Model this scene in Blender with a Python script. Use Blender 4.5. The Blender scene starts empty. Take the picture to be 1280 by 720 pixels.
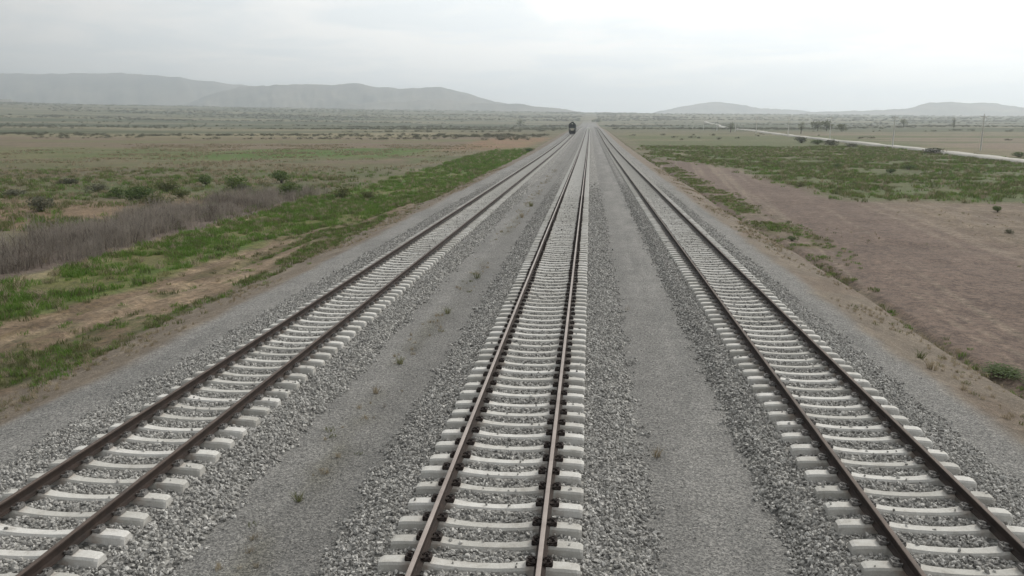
import bpy, bmesh, math, random
import numpy as np
from mathutils import Vector, Matrix

random.seed(11)
RNG = np.random.default_rng(11)
R = math.radians
sc = bpy.context.scene
col = sc.collection

# ------------------------------------------------------------------ camera
CAM = Vector((0.0, 0.0, 5.92))
PITCH, YAW, FPX = 11.496, 5.436, 1006.0
cam = bpy.data.cameras.new('camera'); cam_o = bpy.data.objects.new('camera', cam); col.objects.link(cam_o)
cam.sensor_width = 36.0; cam.lens = FPX / 1280.0 * 36.0
cam.clip_start = 0.1; cam.clip_end = 40000.0
cam_o.location = CAM
cam_o.rotation_euler = (R(90 - PITCH), 0, R(YAW))
sc.camera = cam_o

# ------------------------------------------------------------------ sky, sun, exposure
SUN_EL, SUN_AZ = 40.0, 38.0            # azimuth clockwise from +Y (to the right of the tracks)
world = bpy.data.worlds.new('World'); sc.world = world
world.use_nodes = True
wn, wl = world.node_tree.nodes, world.node_tree.links
wn.clear()
w_out = wn.new('ShaderNodeOutputWorld'); w_bg = wn.new('ShaderNodeBackground')
w_bg.inputs['Strength'].default_value = 0.1
sky = wn.new('ShaderNodeTexSky'); sky.sky_type = 'NISHITA'; sky.sun_disc = False
sky.sun_elevation = R(SUN_EL); sky.sun_rotation = R(SUN_AZ)
sky.air_density = 1.2; sky.dust_density = 4.0; sky.ozone_density = 1.0
w_tc = wn.new('ShaderNodeTexCoord')
w_sep = wn.new('ShaderNodeSeparateXYZ'); wl.new(w_tc.outputs['Generated'], w_sep.inputs[0])
w_mx = wn.new('ShaderNodeMath'); w_mx.operation = 'MAXIMUM'; w_mx.inputs[1].default_value = 0.0
wl.new(w_sep.outputs['Z'], w_mx.inputs[0])
w_add = wn.new('ShaderNodeMath'); w_add.operation = 'ADD'; w_add.inputs[1].default_value = 0.09
wl.new(w_mx.outputs[0], w_add.inputs[0])
w_div = wn.new('ShaderNodeVectorMath'); w_div.operation = 'DIVIDE'
w_cmb = wn.new('ShaderNodeCombineXYZ')
for i in range(3): wl.new(w_add.outputs[0], w_cmb.inputs[i])
wl.new(w_tc.outputs['Generated'], w_div.inputs[0]); wl.new(w_cmb.outputs[0], w_div.inputs[1])
w_no = wn.new('ShaderNodeTexNoise'); w_no.inputs['Scale'].default_value = 1.15
w_no.inputs['Detail'].default_value = 9.0; w_no.inputs['Roughness'].default_value = 0.56
w_no.inputs['Distortion'].default_value = 0.35
wl.new(w_div.outputs[0], w_no.inputs['Vector'])
w_cr = wn.new('ShaderNodeValToRGB')
e = w_cr.color_ramp.elements
e[0].position = 0.40; e[0].color = (0.84, 0.875, 0.885, 1)
e[1].position = 0.60; e[1].color = (1.0, 0.985, 0.955, 1)
wl.new(w_no.outputs['Fac'], w_cr.inputs[0])
# thin cloud is brighter near the hidden sun
sdir = (math.sin(R(SUN_AZ)) * math.cos(R(SUN_EL)), math.cos(R(SUN_AZ)) * math.cos(R(SUN_EL)), math.sin(R(SUN_EL)))
w_dot = wn.new('ShaderNodeVectorMath'); w_dot.operation = 'DOT_PRODUCT'; w_dot.inputs[1].default_value = sdir
wl.new(w_tc.outputs['Generated'], w_dot.inputs[0])
w_mr = wn.new('ShaderNodeMapRange'); w_mr.interpolation_type = 'SMOOTHSTEP'; w_mr.inputs['From Min'].default_value = -0.25; w_mr.inputs['From Max'].default_value = 0.75
w_mr.inputs['To Min'].default_value = 2.2; w_mr.inputs['To Max'].default_value = 12.4
wl.new(w_dot.outputs['Value'], w_mr.inputs['Value'])
w_sc = wn.new('ShaderNodeVectorMath'); w_sc.operation = 'SCALE'
wl.new(w_cr.outputs['Color'], w_sc.inputs[0]); wl.new(w_mr.outputs[0], w_sc.inputs['Scale'])
w_mix = wn.new('ShaderNodeMixRGB'); w_mix.inputs['Fac'].default_value = 0.93
wl.new(sky.outputs['Color'], w_mix.inputs['Color1']); wl.new(w_sc.outputs[0], w_mix.inputs['Color2'])
wl.new(w_mix.outputs['Color'], w_bg.inputs['Color']); wl.new(w_bg.outputs[0], w_out.inputs['Surface'])

sun = bpy.data.lights.new('sun', 'SUN'); sun.energy = 1.75; sun.angle = R(14); sun.color = (1.0, 0.94, 0.84)
sun_o = bpy.data.objects.new('sun', sun); col.objects.link(sun_o)
sun_o.rotation_euler = Vector(sdir).to_track_quat('Z', 'Y').to_euler()

vs = sc.view_settings
vs.view_transform = 'Standard'; vs.look = 'None'; vs.gamma = 1.0; vs.use_curve_mapping = False
vs.exposure = 0.13
sc.render.engine = 'CYCLES'
sc.cycles.max_bounces = 6; sc.cycles.diffuse_bounces = 3; sc.cycles.glossy_bounces = 2
sc.cycles.transmission_bounces = 2; sc.cycles.volume_bounces = 1; sc.cycles.transparent_max_bounces = 6
sc.cycles.use_denoising = True; sc.cycles.denoiser = 'OPENIMAGEDENOISE'; sc.cycles.denoising_input_passes = 'RGB_ALBEDO_NORMAL'

# ------------------------------------------------------------------ helpers
def tag(o, label=None, cat=None, group=None, kind=None):
    if label: o['label'] = label
    if cat: o['category'] = cat
    if group: o['group'] = group
    if kind: o['kind'] = kind
    return o

def empty(name, loc, rz=0.0):
    o = bpy.data.objects.new(name, None); col.objects.link(o)
    o.empty_display_size = 0.5
    o.location = loc; o.rotation_euler = (0, 0, rz)
    return o

def mesh_data(name, V, F, mats, midx=None, smooth=False):
    V = np.asarray(V, dtype=np.float32)
    me = bpy.data.meshes.new(name)
    if isinstance(F, np.ndarray):
        n = len(F); k = F.shape[1]
        me.vertices.add(len(V)); me.vertices.foreach_set('co', V.ravel())
        me.loops.add(n * k); me.loops.foreach_set('vertex_index', F.astype(np.int32).ravel())
        me.polygons.add(n)
        me.polygons.foreach_set('loop_start', np.arange(0, n * k, k, dtype=np.int32))
        me.polygons.foreach_set('loop_total', np.full(n, k, dtype=np.int32))
        me.update(calc_edges=True)
    else:
        me.from_pydata([tuple(v) for v in V.tolist()], [], F); me.update()
    for m in (mats if isinstance(mats, (list, tuple)) else [mats]):
        if m: me.materials.append(m)
    if midx is not None: me.polygons.foreach_set('material_index', np.asarray(midx, dtype=np.int32))
    if smooth: me.polygons.foreach_set('use_smooth', np.ones(len(me.polygons), dtype=bool))
    return me

def link(name, me, parent=None, loc=(0, 0, 0)):
    o = bpy.data.objects.new(name, me); col.objects.link(o)
    o.location = loc
    if parent: o.parent = parent
    return o

class MB:
    """collects faces into one mesh"""
    def __init__(s): s.V = []; s.F = []
    def add(s, V, F):
        b = len(s.V); s.V += [tuple(v) for v in V]; s.F += [tuple(i + b for i in f) for f in F]
    def box(s, c, d, rot=None, taper=1.0):
        x, y, z = d[0] / 2, d[1] / 2, d[2] / 2
        V = [(-x, -y, -z), (x, -y, -z), (x, y, -z), (-x, y, -z),
             (-x * taper, -y * taper, z), (x * taper, -y * taper, z), (x * taper, y * taper, z), (-x * taper, y * taper, z)]
        if rot: V = [Matrix.Rotation(rot[0], 3, rot[1]) @ Vector(v) for v in V]
        V = [(v[0] + c[0], v[1] + c[1], v[2] + c[2]) for v in V]
        s.add(V, [(0, 3, 2, 1), (4, 5, 6, 7), (0, 1, 5, 4), (1, 2, 6, 5), (2, 3, 7, 6), (3, 0, 4, 7)])
    def tube(s, pts, rad, n=6):
        pts = [Vector(p) for p in pts]
        rr = rad if isinstance(rad, (list, tuple)) else [rad] * len(pts)
        V = []; F = []
        for i, p in enumerate(pts):
            t = (pts[min(i + 1, len(pts) - 1)] - pts[max(i - 1, 0)]).normalized()
            a = t.orthogonal().normalized() if abs(t.z) < 0.95 else Vector((1, 0, 0))
            a = (a - t * a.dot(t)).normalized()
            if i and (a.dot(pa) < 0): a = -a
            pa = a
            b = t.cross(a)
            for k in range(n):
                an = 2 * math.pi * k / n
                V.append(p + (a * math.cos(an) + b * math.sin(an)) * rr[i])
        for i in range(len(pts) - 1):
            for k in range(n):
                F.append((i * n + k, i * n + (k + 1) % n, (i + 1) * n + (k + 1) % n, (i + 1) * n + k))
        F.append(tuple(range(n))[::-1]); F.append(tuple((len(pts) - 1) * n + k for k in range(n)))
        s.add(V, F)
    def prism(s, prof, y0, y1):
        """extrude an (x, z) outline along y"""
        n = len(prof)
        V = [(x, y0, z) for x, z in prof] + [(x, y1, z) for x, z in prof]
        F = [(i, (i + 1) % n, n + (i + 1) % n, n + i) for i in range(n)]
        F += [tuple(range(n))[::-1], tuple(range(n, 2 * n))]
        s.add(V, F)
    def data(s, name, m, smooth=False): return mesh_data(name, np.array(s.V, dtype=np.float32), s.F, m, smooth=smooth)
    def build(s, name, m, parent=None, smooth=False): return link(name, s.data(name, m, smooth), parent)

# numpy value noise
def _h(ix, iy, seed):
    n = (ix.astype(np.int64) * 374761393 + iy.astype(np.int64) * 668265263 + seed * 974711) & 0xFFFFFFFF
    n = ((n ^ (n >> 13)) * 1274126177) & 0xFFFFFFFF
    return ((n ^ (n >> 16)) & 0xFFFFFF) / float(0xFFFFFF)
def vnoise(x, y, seed=0):
    x = np.asarray(x, float); y = np.asarray(y, float)
    ix, iy = np.floor(x), np.floor(y); fx, fy = x - ix, y - iy
    fx = fx * fx * (3 - 2 * fx); fy = fy * fy * (3 - 2 * fy)
    a = _h(ix, iy, seed); b = _h(ix + 1, iy, seed); c = _h(ix, iy + 1, seed); d = _h(ix + 1, iy + 1, seed)
    return (a * (1 - fx) + b * fx) * (1 - fy) + (c * (1 - fx) + d * fx) * fy
def fbm(x, y, seed=0, oct=4):
    s = 0; a = 0.5; t = 0
    for o in range(oct):
        s = s + a * vnoise(np.asarray(x) * 2 ** o, np.asarray(y) * 2 ** o, seed + 17 * o); t += a; a *= 0.55
    return s / t
def ss(a, b, x):
    t = np.clip((np.asarray(x, float) - a) / (b - a), 0, 1); return t * t * (3 - 2 * t)

# ------------------------------------------------------------------ the lie of the land
def lift(y): return 3.0 * ss(120, 620, y)
PX = np.array([-1e5, -60, -30, -22, -16, -14.4, -11.6, -9, 5, 8.15, 10.55, 10.75, 11.0, 11.2, 13, 30, 1e5])
PZ = np.array([-1.2, -1.2, -1.0, -0.9, -0.8, -0.72, -0.03, 0, 0, -0.03, -0.58, -0.80, -0.80, -0.63, -0.68, -0.75, -0.9])
def ground(x, y):
    x = np.asarray(x, float); y = np.asarray(y, float)
    r = np.hypot(x, y)
    wob = (fbm(y * 0.12, x * 0.02, 5, 3) - 0.5) * 0.7 * ss(7.5, 10, np.abs(x + 1.6))
    z = np.interp(x + wob, PX, PZ) + lift(y)
    out = ss(13.5, 22, np.abs(x + 1.6))
    z = z + out * 0.55 * (fbm(x / 9, y / 9, 3, 4) - 0.5) + ss(10, 13, np.abs(x + 1.6)) * 0.10 * (fbm(x / 1.1, y / 1.6, 8, 3) - 0.5)
    z = z + ss(90, 400, np.abs(x) + 0.4 * np.maximum(y - 500, 0)) * 4.0 * (fbm(x / 150, y / 150, 4, 3) - 0.45)
    az = x / np.maximum(r, 1.0)
    amp = 50 - 46 * az
    z = z + amp * ss(600, 3600, r) * 1.0
    # wheel ruts and a low spoil ridge on the left verge, a furrowed crown on the right field
    z = z - 0.10 * np.exp(-((x + 16.3 + 0.5 * np.sin(y / 17)) / 0.22) ** 2) * ss(90, 60, y)
    z = z - 0.10 * np.exp(-((x + 18.0 + 0.5 * np.sin(y / 17)) / 0.22) ** 2) * ss(90, 60, y)
    return z
def ground1(x, y): return float(ground(np.array([x]), np.array([y]))[0])

# a line of sight from the camera to the ground: used to read the survey of the site
_p, _s = R(PITCH), R(YAW)
_F = np.array([-math.sin(_s) * math.cos(_p), math.cos(_s) * math.cos(_p), -math.sin(_p)])
_R = np.array([math.cos(_s), math.sin(_s), 0]); _U = np.cross(_R, _F)
_T = np.geomspace(6, 9000, 6000)
def at(px, py):
    d = _F * FPX + _R * (px - 640) - _U * (py - 360); d = d / np.linalg.norm(d)
    P = np.array(CAM)[None, :] + _T[:, None] * d[None, :]
    below = P[:, 2] < ground(P[:, 0], P[:, 1])
    i = int(np.argmax(below)) if below.any() else len(_T) - 1
    return float(P[i, 0]), float(P[i, 1])

# ------------------------------------------------------------------ materials
def new_mat(name):
    m = bpy.data.materials.new(name); m.use_nodes = True
    nt = m.node_tree; nt.nodes.clear()
    out = nt.nodes.new('ShaderNodeOutputMaterial'); bs = nt.nodes.new('ShaderNodeBsdfPrincipled')
    nt.links.new(bs.outputs[0], out.inputs['Surface'])
    bs.inputs['Roughness'].default_value = 0.9
    bs.inputs['Specular IOR Level'].default_value = 0.25
    return m, nt, bs
def N(nt, typ, **kw):
    n = nt.nodes.new(typ)
    for k, v in kw.items(): setattr(n, k, v)
    return n
def ramp(nt, stops, src):
    n = nt.nodes.new('ShaderNodeValToRGB'); el = n.color_ramp.elements
    while len(el) < len(stops): el.new(0.5)
    for i, (p, c) in enumerate(stops):
        el[i].position = p; el[i].color = tuple(c) + (1,) if len(c) == 3 else c
    nt.links.new(src, n.inputs[0]); return n.outputs['Color']
def noise(nt, scale, vec=None, detail=4, rough=0.6, out='Fac'):
    n = nt.nodes.new('ShaderNodeTexNoise'); n.inputs['Scale'].default_value = scale
    n.inputs['Detail'].default_value = detail; n.inputs['Roughness'].default_value = rough
    if vec is not None: nt.links.new(vec, n.inputs['Vector'])
    return n.outputs[out]
def mult(nt, a, b, fac=1.0):
    n = nt.nodes.new('ShaderNodeMixRGB'); n.blend_type = 'MULTIPLY'; n.inputs[0].default_value = fac
    nt.links.new(a, n.inputs[1]); nt.links.new(b, n.inputs[2]); return n.outputs[0]
def mixc(nt, f, a, b):
    n = nt.nodes.new('ShaderNodeMixRGB')
    if isinstance(f, float): n.inputs[0].default_value = f
    else: nt.links.new(f, n.inputs[0])
    for i, v in ((1, a), (2, b)):
        if isinstance(v, tuple): n.inputs[i].default_value = v + (1,)
        else: nt.links.new(v, n.inputs[i])
    return n.outputs[0]
def bump(nt, bs, h, strength=0.5, dist=0.02):
    b = nt.nodes.new('ShaderNodeBump'); b.inputs['Strength'].default_value = strength; b.inputs['Distance'].default_value = dist
    nt.links.new(h, b.inputs['Height']); nt.links.new(b.outputs[0], bs.inputs['Normal'])
def objco(nt): return nt.nodes.new('ShaderNodeTexCoord').outputs['Object']

def mat_ground():
    m, nt, bs = new_mat('earth_and_gravel'); oc = objco(nt)
    at_ = N(nt, 'ShaderNodeAttribute'); at_.attribute_name = 'soil'
    gr = N(nt, 'ShaderNodeAttribute'); gr.attribute_name = 'gravel'
    c = at_.outputs['Color']
    n1 = noise(nt, 0.9, oc, 8, 0.72); n2 = noise(nt, 14.0, oc, 5, 0.75)
    n0 = noise(nt, 0.11, oc, 6, 0.7); n3 = noise(nt, 4.0, oc, 5, 0.8)
    base = c
    c = mult(nt, c, ramp(nt, [(0.30, (0.82, 0.82, 0.82)), (0.5, (1, 1, 1)), (0.70, (1.14, 1.14, 1.13))], n0))
    c = mult(nt, c, ramp(nt, [(0.30, (0.70, 0.70, 0.70)), (0.5, (1, 1, 1)), (0.72, (1.25, 1.24, 1.22))], n1))
    c = mult(nt, c, ramp(nt, [(0.34, (0.50, 0.50, 0.48)), (0.5, (1, 1, 1)), (0.66, (1.5, 1.48, 1.44))], n3))
    cg = mult(nt, base, ramp(nt, [(0.25, (0.78, 0.78, 0.78)), (0.5, (1, 1, 1)), (0.78, (1.18, 1.18, 1.17))], n1))
    c = mixc(nt, gr.outputs['Fac'], c, cg)
    c = mult(nt, c, ramp(nt, [(0.28, (0.6, 0.6, 0.6)), (0.5, (1, 1, 1)), (0.75, (1.45, 1.45, 1.45))], n2))
    vo = N(nt, 'ShaderNodeTexVoronoi'); vo.inputs['Scale'].default_value = 42.0; nt.links.new(oc, vo.inputs['Vector'])
    sep = N(nt, 'ShaderNodeSeparateColor'); nt.links.new(vo.outputs['Color'], sep.inputs[0])
    g = ramp(nt, [(0.0, (0.5, 0.5, 0.5)), (0.5, (1, 1, 1)), (1.0, (1.6, 1.58, 1.54))], sep.outputs['Red'])
    gm = mult(nt, c, g)
    c2 = mixc(nt, gr.outputs['Fac'], c, gm)
    nt.links.new(c2, bs.inputs['Base Color'])
    hs = N(nt, 'ShaderNodeMath', operation='ADD'); nt.links.new(n2, hs.inputs[0]); nt.links.new(n3, hs.inputs[1])
    bump(nt, bs, hs.outputs[0], 0.7, 0.06)
    return m
def mat_ballast():
    m, nt, bs = new_mat('crushed_stone'); oc = objco(nt)
    vo = N(nt, 'ShaderNodeTexVoronoi'); vo.inputs['Scale'].default_value = 13.0; nt.links.new(oc, vo.inputs['Vector'])
    sep = N(nt, 'ShaderNodeSeparateColor'); nt.links.new(vo.outputs['Color'], sep.inputs[0])
    c = ramp(nt, [(0, (0.10, 0.098, 0.094)), (0.5, (0.25, 0.243, 0.23)), (1, (0.50, 0.488, 0.463))], sep.outputs['Red'])
    gap = ramp(nt, [(0.0, (1, 1, 1)), (0.35, (0.9, 0.9, 0.9)), (0.75, (0.45, 0.45, 0.45))], vo.outputs['Distance'])
    c = mult(nt, c, gap)
    n1 = noise(nt, 0.8, oc, 4, 0.6)
    c = mult(nt, c, ramp(nt, [(0.3, (0.85, 0.85, 0.85)), (0.7, (1.12, 1.12, 1.10))], n1))
    nt.links.new(c, bs.inputs['Base Color'])
    inv = N(nt, 'ShaderNodeMath', operation='SUBTRACT'); inv.inputs[0].default_value = 1.0
    nt.links.new(vo.outputs['Distance'], inv.inputs[1]); bump(nt, bs, inv.outputs[0], 0.9, 0.04)
    return m
def mat_stone():
    m, nt, bs = new_mat('stone_chips')
    oi = N(nt, 'ShaderNodeObjectInfo')
    c = ramp(nt, [(0, (0.17, 0.166, 0.157)), (0.35, (0.29, 0.283, 0.268)), (0.7, (0.39, 0.38, 0.36)), (1, (0.54, 0.527, 0.50))], oi.outputs['Random'])
    c = mult(nt, c, ramp(nt, [(0.3, (0.75, 0.75, 0.75)), (0.7, (1.2, 1.2, 1.2))], noise(nt, 1.5, objco(nt), 3)))
    nt.links.new(c, bs.inputs['Base Color']); return m
def mat_concrete():
    m, nt, bs = new_mat('sleeper_concrete'); oc = objco(nt)
    oi = N(nt, 'ShaderNodeObjectInfo')
    va = N(nt, 'ShaderNodeVectorMath', operation='SCALE'); cx3 = N(nt, 'ShaderNodeCombineXYZ')
    for k_ in range(3): nt.links.new(oi.outputs['Random'], cx3.inputs[k_])
    nt.links.new(cx3.outputs[0], va.inputs[0]); va.inputs['Scale'].default_value = 60.0
    vb = N(nt, 'ShaderNodeVectorMath', operation='ADD'); nt.links.new(oc, vb.inputs[0]); nt.links.new(va.outputs[0], vb.inputs[1]); ow = vb.outputs[0]
    c = ramp(nt, [(0, (0.44, 0.43, 0.405)), (0.5, (0.55, 0.54, 0.515)), (1, (0.61, 0.60, 0.58))], oi.outputs['Random'])
    c = mult(nt, c, ramp(nt, [(0.28, (0.60, 0.575, 0.54)), (0.44, (0.90, 0.89, 0.87)), (0.60, (1.0, 1.0, 0.99)), (0.75, (1.08, 1.08, 1.07))], noise(nt, 4.5, ow, 8, 0.75)))
    c = mult(nt, c, ramp(nt, [(0.3, (0.86, 0.86, 0.86)), (0.7, (1.08, 1.08, 1.08))], noise(nt, 45, oc, 3)))
    # rust wash beside the rail seats
    sx = N(nt, 'ShaderNodeSeparateXYZ'); nt.links.new(oc, sx.inputs[0])
    ab = N(nt, 'ShaderNodeMath', operation='ABSOLUTE'); nt.links.new(sx.outputs['X'], ab.inputs[0])
    sb = N(nt, 'ShaderNodeMath', operation='SUBTRACT'); nt.links.new(ab.outputs[0], sb.inputs[0]); sb.inputs[1].default_value = 0.79
    a2 = N(nt, 'ShaderNodeMath', operation='ABSOLUTE'); nt.links.new(sb.outputs[0], a2.inputs[0])
    f1 = ramp(nt, [(0.10, (1, 1, 1)), (0.26, (0, 0, 0))], a2.outputs[0])
    f2 = ramp(nt, [(0.40, (0, 0, 0)), (0.65, (0.85, 0.85, 0.85))], noise(nt, 5, ow, 3))
    c = mixc(nt, mult(nt, f1, f2), c, (0.30, 0.24, 0.20))
    nt.links.new(c, bs.inputs['Base Color'])
    bump(nt, bs, noise(nt, 60, oc, 3), 0.25, 0.004)
    return m
def mat_simple(name, c0, c1, scale=6.0, rough=0.85, metal=0.0, bstr=0.2, detail=5):
    m, nt, bs = new_mat(name); oc = objco(nt)
    n = noise(nt, scale, oc, detail, 0.65)
    nt.links.new(ramp(nt, [(0.3, c0), (0.7, c1)], n), bs.inputs['Base Color'])
    bs.inputs['Roughness'].default_value = rough; bs.inputs['Metallic'].default_value = metal
    if bstr: bump(nt, bs, n, bstr, 0.005)
    return m
def mat_leaf(name, c0, c1, c2, trans=0.25):
    m, nt, bs = new_mat(name)
    oi = N(nt, 'ShaderNodeObjectInfo')
    ge = N(nt, 'ShaderNodeNewGeometry')
    a = N(nt, 'ShaderNodeMath', operation='ADD'); nt.links.new(oi.outputs['Random'], a.inputs[0]); nt.links.new(ge.outputs['Random Per Island'], a.inputs[1])
    h = N(nt, 'ShaderNodeMath', operation='MULTIPLY'); h.inputs[1].default_value = 0.5; nt.links.new(a.outputs[0], h.inputs[0])
    nt.links.new(ramp(nt, [(0.1, c0), (0.5, c1), (0.9, c2)], h.outputs[0]), bs.inputs['Base Color'])
    bs.inputs['Roughness'].default_value = 0.75
    tr = N(nt, 'ShaderNodeBsdfTranslucent'); nt.links.new(bs.inputs['Base Color'].links[0].from_socket, tr.inputs['Color'])
    mx = N(nt, 'ShaderNodeMixShader'); mx.inputs[0].default_value = 0.4
    nt.links.new(bs.outputs[0], mx.inputs[1]); nt.links.new(tr.outputs[0], mx.inputs[2])
    nt.links.new(mx.outputs[0], [n for n in nt.nodes if n.type == 'OUTPUT_MATERIAL'][0].inputs['Surface'])
    return m

M = dict(
    ground=mat_ground(), ballast=mat_ballast(), stone=mat_stone(), concrete=mat_concrete(),
    rail_side=mat_simple('rail_web_rust', (0.022, 0.017, 0.015), (0.045, 0.031, 0.025), 5.0, 0.8),
    rail_dull=mat_simple('rail_head_dull', (0.060, 0.045, 0.037), (0.110, 0.080, 0.064), 2.2, 0.6),
    rail_top=mat_simple('rail_head_rust', (0.21, 0.17, 0.15), (0.37, 0.32, 0.29), 1.3, 0.42),
    clip_dark=mat_simple('dark_clip_steel', (0.016, 0.013, 0.012), (0.045, 0.032, 0.027), 20, 0.7),
    clip_grey=mat_simple('dusty_clip_steel', (0.11, 0.105, 0.10), (0.23, 0.22, 0.21), 20, 0.7),
    road=mat_simple('pale_road_gravel', (0.32, 0.305, 0.275), (0.46, 0.44, 0.40), 0.6, 0.95),
    hill=mat_simple('dry_hillside', (0.05, 0.058, 0.042), (0.21, 0.185, 0.14), 0.005, 1.0, bstr=0),
    bark=mat_simple('bark', (0.05, 0.04, 0.03), (0.10, 0.085, 0.07), 8, 0.95),
    grass=mat_leaf('fresh_grass', (0.07, 0.145, 0.022), (0.11, 0.20, 0.036), (0.18, 0.25, 0.065)),
    olive=mat_leaf('olive_herbs', (0.075, 0.088, 0.034), (0.115, 0.13, 0.050), (0.20, 0.195, 0.095)),
    straw=mat_leaf('dry_grass', (0.22, 0.18, 0.125), (0.31, 0.26, 0.18), (0.42, 0.36, 0.26)),
    brush=mat_leaf('dead_brush', (0.175, 0.155, 0.138), (0.265, 0.235, 0.205), (0.36, 0.32, 0.27)),
    brush_dark=mat_leaf('dark_brush', (0.075, 0.062, 0.052), (0.12, 0.10, 0.082), (0.18, 0.15, 0.12)),
    leaf=mat_leaf('shrub_leaves', (0.055, 0.085, 0.03), (0.10, 0.145, 0.05), (0.19, 0.23, 0.09)),
    leaf_grey=mat_leaf('grey_leaves', (0.075, 0.08, 0.055), (0.11, 0.115, 0.08), (0.17, 0.17, 0.12)),
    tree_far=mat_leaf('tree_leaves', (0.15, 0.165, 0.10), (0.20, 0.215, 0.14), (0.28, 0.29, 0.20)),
    scrub=mat_leaf('plain_scrub', (0.07, 0.075, 0.045), (0.10, 0.105, 0.068), (0.15, 0.145, 0.10)),
    pole=mat_simple('pole_concrete', (0.62, 0.61, 0.58), (0.74, 0.73, 0.70), 3, 0.9),
    wood=mat_simple('weathered_wood', (0.56, 0.54, 0.51), (0.68, 0.66, 0.62), 4, 0.9),
    glassy=mat_simple('insulator_glaze', (0.25, 0.22, 0.2), (0.3, 0.27, 0.25), 4, 0.3),
)

# ------------------------------------------------------------------ terrain sheet with soil colours
def soil_colour(x, y):
    def C3(c): return np.array(c)[None, :]
    def lay(base, mask, c): return base * (1 - mask[:, None]) + C3(c) * mask[:, None]
    n1 = fbm(x / 14, y / 14, 21); n2 = fbm(x / 3.0, y / 3.6, 22); n3 = fbm(x / 60, y / 45, 23); nb = fbm(x / 160, y / 24, 24)
    nf = fbm(x / 0.7, y / 1.2, 25, 3)
    r = np.hypot(x, y)
    c = np.repeat(C3((0.138, 0.125, 0.085)), len(x), 0)
    c = lay(c, ss(0.46, 0.64, n1) * 0.8, (0.098, 0.102, 0.055))
    c = lay(c, ss(0.55, 0.72, n2) * 0.6, (0.19, 0.165, 0.115))
    c = lay(c, ss(0.50, 0.30, n2) * 0.3, (0.095, 0.085, 0.06))
    L = x < -1.6
    wx = x + (n1 - 0.5) * 5.0; wy = y + (n3 - 0.5) * 40
    # ---- left: wide tan field, green stripe, straw margin, scrub beyond
    f = L * ss(-30, -40, wx) * ss(96, 112, wy) * ss(520, 440, wy)
    c = lay(c, f * (0.75 + 0.25 * n2), (0.155, 0.125, 0.088))
    c = lay(c, f * ss(0.46, 0.60, nb) * 0.8, (0.125, 0.128, 0.066))
    c = lay(c, f * ss(0.50, 0.36, nb) * 0.5, (0.16, 0.125, 0.105))
    c = lay(c, L * ss(330, 400, wy) * ss(560, 500, wy) * ss(-60, -90, wx) * 0.8, (0.235, 0.21, 0.145))
    g = L * ss(-105, -80, wx) * ss(-38, -46, wx) * ss(150, 166, wy) * ss(235, 215, wy)
    c = lay(c, g * (0.5 + 0.5 * ss(0.35, 0.6, n2)), (0.065, 0.115, 0.025))
    c = lay(c, L * ss(-26, -34, wx) * ss(0.54, 0.64, n1) * ss(70, 90, wy) * ss(300, 200, wy) * 0.6, (0.075, 0.10, 0.036))
    d = L * ss(-26, -34, wx) * ss(85, 100, wy) * ss(160, 135, wy)
    c = lay(c, d * 0.5, (0.085, 0.092, 0.048))
    pk = L * ss(-29, -32, wx) * ss(-64, -56, wx) * ss(48, 54, y) * ss(76, 68, y)
    c = lay(c, pk * 0.75, (0.20, 0.145, 0.105))
    rb = L * ss(-44, -36, wx) * ss(-14, -20, wx) * ss(190, 230, wy) * ss(360, 330, wy)
    c = lay(c, rb * 0.9, (0.215, 0.142, 0.100))
    c = lay(c, rb * ss(0.5, 0.62, n2) * 0.5, (0.13, 0.13, 0.06))
    # ---- left verge: green strip, red dirt track, mottled strip, tan edge
    inner = np.interp(y, [20, 42, 52, 67, 97, 210], [-19.8, -19.0, -17.6, -15.2, -13.9, -14.6])
    gm = L * ss(0.6, -0.6, (x - inner) + (n2 - 0.5) * 3.0) * ss(-26.2, -24.4, x + (n1 - 0.5) * 2.4) * ss(235, 190, wy)
    red = L * ss(-0.6, 0.6, (x - inner) + (n2 - 0.5) * 3.0) * ss(-12.9, -14.2, x + (n2 - 0.5)) * ss(100, 70, y)
    c = lay(c, red, (0.172, 0.130, 0.097))
    c = lay(c, red * ss(0.45, 0.62, nf) * 0.6, (0.31, 0.25, 0.185))
    sv = fbm(x / 0.8, y / 7, 56, 4)
    mot = red * ss(-18.8, -15.8, x + (n2 - 0.5) * 4.4) * ss(0.42, 0.54, sv * 0.6 + nf * 0.4)
    c = lay(c, red * ss(0.54, 0.62, sv) * 0.75, (0.125, 0.095, 0.06))
    c = lay(c, red * ss(0.46, 0.38, sv) * 0.6, (0.255, 0.205, 0.155))
    c = lay(c, mot * 0.9, (0.072, 0.078, 0.036))
    c = lay(c, red * ss(0.50, 0.34, nf) * 0.5, (0.13, 0.10, 0.07))
    c = lay(c, gm, (0.085, 0.125, 0.038))
    c = lay(c, gm * ss(0.45, 0.60, fbm(x / 1.2, y / 9, 58, 4)) * 0.55, (0.155, 0.140, 0.075))
    c = lay(c, gm * ss(0.46, 0.30, n2) * 0.7, (0.13, 0.12, 0.06))
    c = lay(c, L * ss(-25.9, -25.3, x + (n1 - 0.5) * 1.6) * ss(-24.2, -24.8, x + (n1 - 0.5) * 1.6) * ss(80, 55, y) * 0.9, (0.27, 0.235, 0.16))
    br = L * ss(-34, -31, wx) * ss(-25, -26, x) * ss(82, 66, y)
    c = lay(c, br, (0.145, 0.12, 0.105))
    # ---- right: purple brown ploughed field, straw patch, meadow, beyond the road
    Rr = x > 9
    pf = Rr * ss(175, 145, wy - 0.9 * (x - 12)) * ss(60, 24, x - 0.55 * y + 6)
    pf = np.maximum(pf, Rr * ss(78, 70, y + (n1 - 0.5) * 8))
    c = lay(c, pf, (0.146, 0.113, 0.096))
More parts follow.
